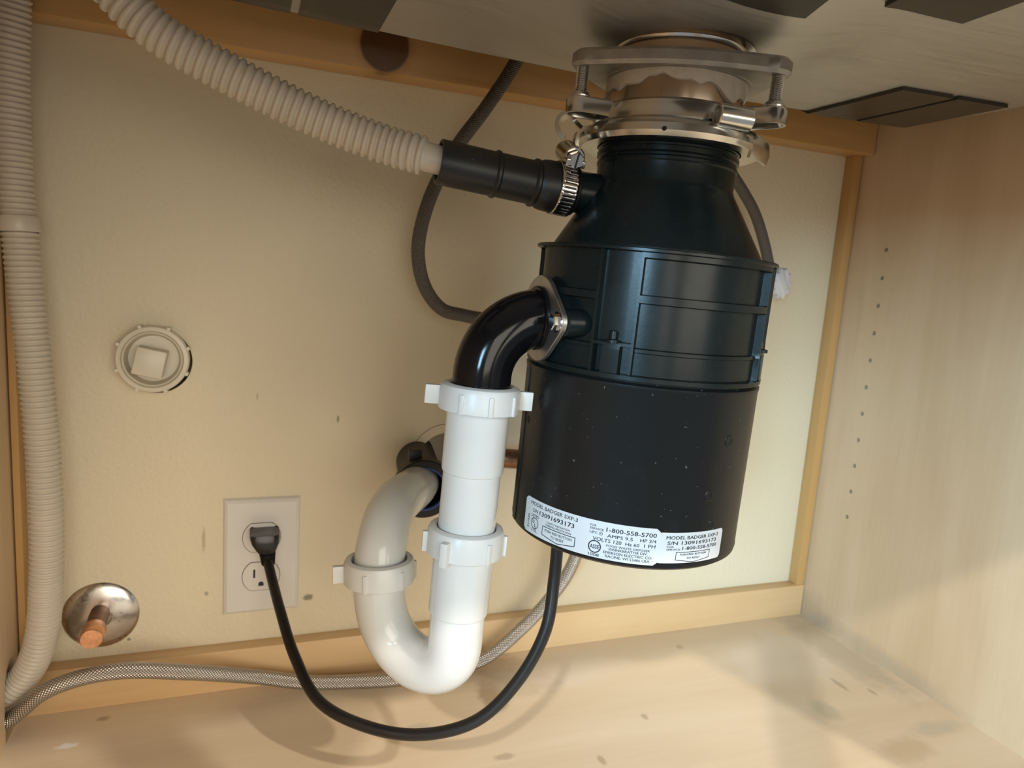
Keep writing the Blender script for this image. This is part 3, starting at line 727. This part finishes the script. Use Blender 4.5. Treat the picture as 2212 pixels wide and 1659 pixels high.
def put_nut(M, wings, ribs, **kw):
    b, _ = nut(M, [], [], **kw); o = obj('slip_nut', b, 'white_nut', tp, sharp=30)
    for a in wings: obj('wing', nut(M, [a], [], **kw)[1], 'white_nut', o)
    for a in ribs: obj('grip_rib', nut(M, [], [a], **kw)[1], 'white_nut', o)
def at_axis(z, R=0): return frame(down(z), down(1) - down(0), (1, 0, 0))
# angles: 0 = +X (right), -90 = towards the viewer
put_nut(at_axis(.3232), [(-12, .0085, .0045, .002, .0145), (168, .0090, .0045, .002, .0145)], [(-132, .0012, .003), (-92, .0011, .003), (-52, .0011, .003), (70, .0011, .003), (110, .0011, .003)], R=.0268, h=.0172)
put_nut(at_axis(.2255), [(-134, .0050, .0048, -.0015, .0145)], [(-72, .0012, .003), (-22, .0022, .0032), (172, .0030, .0034), (75, .0011, .003), (110, .0011, .003)], R=.0260, h=.0185)
# U bend with its bell
LX, LY = .4191, -.1995
bell = tube_axis([(.0185, .2280), (.0204, .2280), (.0204, .1845), (.0199, .1832), (.0187, .1826), (.0170, .1823), (.0170, .2280)])
ub = obj('trap_bend', sweep(B(), (lambda c: c)(spline([down(.1950), down(.1850), down(.1720), V((.4620, -.2505, .1490)), V((.4545, -.2395, .1360)), V((.4430, -.2245, .1325)), V((.4325, -.2110, .1385)), V((.4240, -.2030, .1530)), V((.4195, -.1998, .1730)), V((LX, LY, .1900))], .002)[0]), .0186, 48), 'white_pvc', tp, sharp=60)
obj('bell', bell, 'white_pvc', ub, sharp=30)
LM = frame((LX - .0002, LY, .1850), V((-.03, .05, 1)), (1, 0, 0))
put_nut(LM, [(175, .0075, .0045, .001, .0135)], [(-62, .0010, .003), (-122, .0010, .003), (-5, .0016, .0032), (25, .0016, .003), (60, .0011, .003)], R=.0255, h=.0178)
arm = spline([(LX, LY, .1760), (LX - .0005, LY + .001, .1900), (.4200, -.1950, .2070), (.4262, -.1800, .2215), (.4360, -.1580, .2270), (.4500, -.1300, .2255), (.4640, -.1020, .2220), (.4740, -.0780, .2195)], .002)[0]
obj('trap_arm', sweep(B(), arm, .0184, 48), 'white_pvc', tp, sharp=60)

# ------------------------------------------------------------------ wall drain: stub pipe and rubber coupling
cpv = V((.4750, -.0950, .2185)); cd = (V((.486, -.02, .2185)) - cpv).normalized()
wd = thing('rubber_coupling', cpv, 'black rubber pipe coupling on the wall drain behind white pipe', 'coupling')
obj('sleeve', lathe(B(), [(.0195, 0), (.0258, 0), (.0268, .0012), (.0268, .0130), (.0255, .0140), (.0215, .0145), (.0205, .0300), (.0205, .1250), (.0195, .1250)], 48, frame(cpv, cd), closed=True), 'black_rubber', wd)
obj('seal_ring', lathe(B(), [(.0186, -.0002), (.0199, -.0002), (.0199, .0040), (.0186, .0040)], 48, frame(cpv, cd), closed=True), 'blue_gasket', wd)
tb = B(); box(tb, (-.006, -.004, -.005), (.006, .004, .006), .001, Matrix.Translation(cpv + cd * .016 + V((-.0085, 0, .0270)))); obj('pull_tab', tb, 'black_rubber', wd)

# ------------------------------------------------------------------ white corrugated drain hose, rubber connector, worm-drive clamp
def corr(pitch, r0, r1, smooth_to=None, plain_r=.0118, s1=.80, p2=.0051):
    def f(i, s):
        ph = s / pitch if s < s1 else s1 / pitch + (s - s1) / p2
        t = min(1, max(0, .62 + .75 * cos(2 * pi * ph)))
        if smooth_to is not None and s > smooth_to: return plain_r
        return r0 + (r1 - r0) * t if s > .62 else r0 + .0006 + (r1 + .0001 - r0 - .0006) * t
    return f
hl = [(.100, -.0290, .0250), (.1300, -.0325, .0330), (.1480, -.0350, .0440), (.1605, -.0405, .0640), (.1700, -.0480, .0940), (.1755, -.0545, .1400), (.1768, -.0530, .1900), (.1755, -.0505, .2450), (.1715, -.0480, .3136), (.1665, -.0440, .3700), (.1620, -.0405, .4300), (.1600, -.0390, .5000), (.1620, -.0430, .5500), (.1675, -.0520, .6000),
      (.1790, -.0800, .6520), (.1940, -.1200, .6680), (.2120, -.1650, .6430), (.2300, -.1980, .5950), (.2500, -.2080, .5590), (.2740, -.2080, .5370), (.3162, -.2080, .5180), (.3708, -.2110, .4985), (.4084, -.2180, .4880), (.4300, -.2270, .4830), (.4470, -.2320, .4795), (.4600, -.2345, .4775)]
path, ln = spline(hl, .00046)
dh = thing('drain_hose', (.165, -.05, .05), 'white corrugated plastic drain hose looping from left wall hole to black rubber connector', 'hose')
obj('corrugated_tube', sweep(B(), path, corr(.0043, .0104, .0123, smooth_to=ln - .031, plain_r=.0092), 22), 'hose_plastic', dh, sharp=80)
zi = min(range(len(path)), key=lambda i: abs(path[i].z - .4245) + (1 if path[i].x > .2 else 0)); M = frame(path[zi], path[zi + 6] - path[zi - 6])
obj('hose_band', lathe(B(), [(.0128, -.0058), (.0138, -.0058), (.0141, -.0050), (.0141, .0050), (.0138, .0058), (.0128, .0058)], 32, M, closed=True), 'hose_plastic', dh)

A = V((.4385, -.2345, .4793)); Bp = V((.5278, -.2400, .4705)); CD = (Bp - A).normalized(); CLEN = (Bp - A).length + .0030
rc = thing('hose_connector', None, 'black rubber hose connector between white drain hose and disposer inlet', 'connector', M=frame(A, CD).copy() @ Matrix.Rotation(0, 4, 'Z'))
# local: z along the axis
pr = [(.0093, .0060), (.0112, .0040), (.0118, .0), (.0138, 0), (.0141, .0006), (.0141, .0355), (.0152, .0368), (.0152, .0384), (.0141, .0396), (.0142, .0620), (.0156, .0635), (.0156, .0650), (.0146, .0662), (.0160, .0690), (.0166, .0730), (.0166, CLEN - .002), (.0158, CLEN), (.0137, CLEN), (.0137, .072), (.0093, .066)]
obj('sleeve', lathe(B(), pr, 56, closed=True), 'dusty_rubber', rc, local=True, sharp=32)
hc = thing('hose_clamp', None, 'steel worm drive hose clamp tightened around black rubber connector', 'clamp', M=frame(Bp - CD * .0055, CD, (0, -1, 0)))
# local frame: x towards the viewer, z along the hose; band with punched slots
ang = lambda v_: math.degrees(atan2(v_.y, v_.x))
upl = hc.matrix_basis.inverted().to_3x3() @ V((0, 0, 1)); UP = ang(upl)     # local angle of "up"
sgn = 1 if ((UP + 360) % 360) < 180 else -1
vs = []; fs = []; rows = [-.0060, -.0038, .0038, .0060]; na = 144
for k in range(na):
    a = 2 * pi * k / na
    for z in rows: vs.append((.0171 * cos(a), .0171 * sin(a), z))
for k in range(na):
    k2 = (k + 1) % na
    for j in range(3):
        if j == 1 and k % 4 == 1: continue
        fs.append((k * 4 + j, k * 4 + j + 1, k2 * 4 + j + 1, k2 * 4 + j))
obj('band', B().add(vs, fs), 'clamp_steel', hc, local=True, solid=.0009)
WA = radians(UP - sgn * 22)        # the screw housing sits a little to the viewer's side of the top
rad = V((cos(WA), sin(WA), 0)); tan_ = V((-sin(WA), cos(WA), 0)) * -sgn   # towards the viewer
c0 = rad * .0222
hs = obj('screw_housing', lathe(B(), [(.0052, -.0140), (.0066, -.0140), (.0073, -.0132), (.0073, .0060), (.0066, .0068), (.0052, .0068)], 36, frame(c0, tan_), closed=True), 'clamp_steel', hc, local=True)
q = B(); box(q, (-.0068, -.0130, -.0052), (.0068, .0062, -.0006), .0008, frame(rad * .0232, rad, V((0, 0, 1)))); obj('housing_base', q, 'clamp_steel', hs, local=True)
sw = obj('worm_screw', lathe(B(), [(.0003, -.0130), (.0046, -.0128)] + [(.0050 if i % 2 else .0042, -.0115 + i * .0009) for i in range(22)] + [(.0036, .0088), (.0003, .0088)], 24, frame(c0, tan_)), 'clamp_steel', hc, local=True)
obj('screw_head', prism(B(), [(.0054 * cos(pi / 3 * k), .0054 * sin(pi / 3 * k)) for k in range(6)], .0082, .0132, frame(c0, tan_), .0006), 'clamp_steel', sw, local=True, smooth=False)
q = B(); box(q, (-.0050, -.0006, .0128), (.0050, .0006, .0134), 0, frame(c0, tan_)); obj('screw_slot', q, 'dark_slot', sw, local=True, smooth=False)

# ------------------------------------------------------------------ braided supply lines
def hose(name, pts, r, mat, label, step=.0025):
    p, l_ = spline(pts, step); t = thing(name, pts[0], label, 'hose'); obj('braided_tube', sweep(B(), p, r, 28, uv=True), mat, t, sharp=80)
    return t, p
h1, p1_ = hose('braided_hose', [(.080, -.0750, .0075), (.100, -.0600, .0075), (.1220, -.0465, .0105), (.1433, -.0468, .0185), (.1720, -.0560, .0455), (.2000, -.0590, .0560), (.2300, -.0580, .0570), (.2790, -.0500, .0440), (.3402, -.0330, .0200), (.3800, -.0340, .0095), (.4216, -.0400, .0072), (.4699, -.0470, .0072), (.5250, -.0430, .0075), (.5625, -.0400, .0120), (.6047, -.0400, .0427), (.6344, -.0400, .0738), (.6535, -.0430, .1064), (.6600, -.0480, .1500), (.6500, -.0500, .1900), (.6390, -.0480, .2080)], .0068, 'braid_bright', 'shiny braided steel hose running along the cabinet floor from left wall hole')
h2, p2_ = hose('braided_hose', [(.575, -.075, .720), (.5700, -.0600, .6600), (.5519, -.0500, .6061), (.5253, -.0500, .5605), (.4994, -.0500, .5217), (.4775, -.0500, .4749), (.4692, -.0500, .4292), (.4773, -.0500, .3965), (.4945, -.0500, .3771), (.5172, -.0500, .3721), (.5600, -.0500, .3650), (.6150, -.0500, .3350), (.6380, -.0490, .2900), (.6390, -.0480, .2450)], .0062, 'braid_dull', 'dull grey braided supply hose curving down from sink behind the black rubber connector')
h3, p3_ = hose('braided_hose', [(.680, -.075, .720), (.7000, -.0600, .6400), (.7600, -.0350, .5800), (.8197, -.0300, .5312), (.8491, -.0300, .4996), (.8682, -.0300, .4658), (.8747, -.0310, .4483), (.8790, -.0330, .4340)], .0060, 'braid_dull', 'dull grey braided hose arching to the wall valve on the right of the disposer')
# fluted white valve handle on the wall at the right
vl = thing('wall_valve', (.8850, 0, .4250), 'white fluted valve handle on the wall right of the disposer', 'valve')
obj('valve_body', cyl(B(), (.8850, 0, .4250), (.8850, -.0330, .4250), .0085, 24, bev=.0008), 'chrome', vl)
obj('escutcheon', lathe(B(), [(.010, 0), (.024, 0), (.0235, .002), (.016, .006), (.010, .0065)], 40, frame((.8850, -.0002, .4250), (0, -1, 0)), closed=True), 'valve_white', vl)
fl = [((.0125 + .0014 * cos(10 * a)) * cos(a), (.0165 + .0018 * cos(10 * a)) * sin(a)) for a in (2 * pi * k / 80 for k in range(80))]
obj('handle', prism(B(), fl, .0300, .0460, frame((.8865, 0, .4250), (0, -1, 0), (1, 0, 0)), .0020), 'valve_white', vl, sharp=50)

# copper stub with the stop valve hidden behind the disposer
cs = thing('copper_pipe', (.560, 0, .2262), 'brown copper pipe along the wall between white pipe and disposer', 'pipe')
pc = spline([(.5600, .004, .2290), (.5600, -.0150, .2290), (.5620, -.0270, .2290), (.5700, -.0360, .2290), (.5850, -.0400, .2285), (.6250, -.0440, .2262)], .002)[0]
obj('pipe_run', sweep(B(), pc, .0098, 28), 'copper_dark', cs)
sv = thing('stop_valve', (.6390, -.0465, .2262), 'small chrome stop valve behind the disposer joining two braided hoses', 'valve')
obj('valve_body', cyl(B(), (.6200, -.0440, .2262), (.6560, -.0470, .2262), .0115, 28, bev=.001), 'chrome', sv)
obj('outlet_nut', cyl(B(), (.6390, -.0480, .2050), (.6390, -.0480, .2480), .0095, 6), 'chrome', sv, smooth=False)
obj('oval_handle', lathe(B(), [(.002, 0), (.015, .001), (.0155, .004), (.013, .007), (.002, .0075)], 24, frame((.6560, -.0470, .2262), (1, -.1, 0))), 'chrome', sv)

# ------------------------------------------------------------------ black power cord
pco = thing('power_cord', (.345, -.03, .13), 'black power cord plugged into the white outlet, sagging to the disposer base', 'cord')
cp = [(.3462, -.0330, .1330), (.3475, -.0400, .1260), (.3500, -.0560, .1270 - .006)]
cp = [(.3460, -.0310, .1340), (.3492, -.0440, .1235), (.3560, -.0760, .1060), (.3665, -.1180, .0850), (.3830, -.1598, .0690), (.4144, -.1939, .0650), (.4502, -.2178, .0680), (.4875, -.2380, .0865), (.5140, -.2470, .1190), (.5325, -.2490, .1580), (.5385, -.2440, .1950), (.5400, -.2420, .2300), (.5405, -.2420, .2370)]
obj('cable', sweep(B(), spline(cp, .003)[0], .0045, 20), 'cord_pvc', pco, sharp=80)
def loft(b, secs, n=24, e=4.0):
    vs = []; fs = []
    for (cx, cy, cz, wx, wy, tilt) in secs:
        for k in range(n):
            a = 2 * pi * k / n; c, s = cos(a), sin(a)
            x = math.copysign(abs(c) ** (2 / e), c) * wx; y = math.copysign(abs(s) ** (2 / e), s) * wy
            vs.append(V((cx + x, cy + y * cos(tilt), cz + y * sin(tilt))))
    for i in range(len(secs) - 1):
        for k in range(n): fs.append((i * n + k, i * n + (k + 1) % n, (i + 1) * n + (k + 1) % n, (i + 1) * n + k))
    fs.append(tuple(reversed(range(n)))); fs.append(tuple((len(secs) - 1) * n + k for k in range(n)))
    return b.add(vs, fs)
pl = obj('plug', loft(B(), [(.3428, -.0185, .1590, .0122, .0130, 0), (.3428, -.0190, .1598, .0130, .0142, 0), (.3430, -.0195, .1575, .0134, .0150, .05), (.3434, -.0205, .1530, .0124, .0150, .1), (.3440, -.0225, .1485, .0100, .0128, .15), (.3446, -.0240, .1460, .0082, .0108, .25)], 28, 5), 'cord_pvc', pco, sharp=40)
rl = []
for i in range(13):
    t = i / 12; rr = (.0082 - .0022 * t) * (1.0 if i % 2 else .84); rl.append((.3450 + .0012 * t, -.0245 - .0070 * t, .1468 - .0140 * t, rr, rr, .5))
obj('strain_relief', loft(B(), rl, 24, 2.2), 'cord_pvc', pl, sharp=60)

# ------------------------------------------------------------------ wall outlet
ou = thing('wall_outlet', (.3410, 0, .1290), 'white duplex wall outlet with a black plug in its upper socket', 'outlet')
OCX, OCZ = .3410, .1289
q = B(); M = frame((OCX, 0, OCZ), (0, -1, 0), (1, 0, 0)); hw, hh = .0346, .0578
prism(q, [(hw, hh), (-hw, hh), (-hw, -hh), (hw, -hh)], 0, .0012, M)
vs = []
for z, i_ in ((.0012, 0), (.0034, .0012), (.0052, .0038)): vs += [M @ V((sx * (hw - i_), sz * (hh - i_), z)) for sx, sz in ((1, 1), (-1, 1), (-1, -1), (1, -1))]
q.add(vs, [(i * 4 + k, i * 4 + (k + 1) % 4, i * 4 + 4 + (k + 1) % 4, i * 4 + 4 + k) for i in range(2) for k in range(4)] + [(8, 9, 10, 11)])
obj('cover_plate', q, 'white_plate', ou, sharp=20)
def dface(R, h, n=48): return [(R * cos(2 * pi * k / n), max(-h, min(h, R * sin(2 * pi * k / n)))) for k in range(n)]
for zc in (.1485, .1093):
    M = frame((OCX - .0004, -.0046, zc), (0, -1, 0), (1, 0, 0))
    obj('socket_seam', prism(B(), dface(.01745, .01465), 0, .0009, M), 'dark_slot', ou, smooth=False)
    o = obj('receptacle', prism(B(), dface(.0170, .0142), 0, .0015, M, .0003), 'white_plate', ou, sharp=30)
    for dx, hgt in ((-.0063, .0042), (.0063, .0036)):
        q = B(); box(q, (dx - .0009, -hgt + .003, .0002), (dx + .0009, hgt + .003, .00162), 0, M); obj('slot', q, 'dark_slot', o, smooth=False)
    gp = [(.0024 * cos(pi * k / 12), -.0078 + .0024 * sin(pi * k / 12)) for k in range(13)] + [(-.0024, -.0098), (.0024, -.0098)]
    obj('ground_hole', prism(B(), gp, .0002, .00162, M), 'dark_slot', o, smooth=False)

# ------------------------------------------------------------------ cleanout cap and capped copper stub on the wall
cl = thing('cleanout_cap', (.2487, 0, .3181), 'cream painted cleanout cap with square head in a ribbed ring on the back wall', 'pipe cap')
M = frame((.2487, .012, .3181), (.03, -1, .05), (1, 0, 0))
ro = obj('ribbed_ring', lathe(B(), [(.0240, .004), (.0278, .0), (.0288, .001), (.0288, .0270), (.0278, .0285), (.0248, .0290), (.0240, .0280)], 64, M, closed=True), 'painted_plastic', cl, sharp=30)
for k in range(8):
    q = B(); box(q, (.0278, -.0016, .012), (.0308, .0016, .0280), .0006, M @ Matrix.Rotation(radians(20 + 45 * k), 4, 'Z')); obj('grip_rib', q, 'painted_plastic', ro)
pg = obj('plug_disc', lathe(B(), [(.0005, .0150), (.0200, .0150), (.0222, .0262), (.0238, .0272), (.0238, .0100), (.0005, .0100)], 56, M), 'painted_plastic', cl, sharp=30)
q = B(); box(q, (-.0118, -.0118, .014), (.0118, .0118, .0400), .0012, M @ Matrix.Translation((-.0015, -.0020, 0)) @ Matrix.Rotation(radians(-12), 4, 'Z')); obj('square_head', q, 'painted_plastic', pg)
cs2 = thing('capped_copper_stub', (.2040, 0, .0818), 'capped copper pipe stub through a spotted chrome wall flange', 'pipe')
obj('wall_flange', lathe(B(), [(.0095, .0062), (.0120, .0060), (.0160, .0055), (.0250, .0040), (.0300, .0020), (.0312, .0006), (.0312, 0), (.0100, 0)], 64, frame((.2040, -.0002, .0818), (0, -1, 0)), closed=True), 'chrome_spotted', cs2, sharp=40)
sd = V((.2062, -.0540, .0862)) - V((.2036, .01, .0868))
obj('pipe', cyl(B(), (.2036, .01, .0868), V((.2036, .01, .0868)) + sd * .86, .0078, 28), 'copper_dark', cs2)
e0 = V((.2036, .01, .0868)) + sd * .70
obj('end_cap', lathe(B(), [(.0080, 0), (.0086, 0), (.0089, .0006), (.0090, .0170), (.0082, .0184), (.0005, .0186)], 32, frame(e0, sd)), 'copper_bright', cs2, sharp=40)
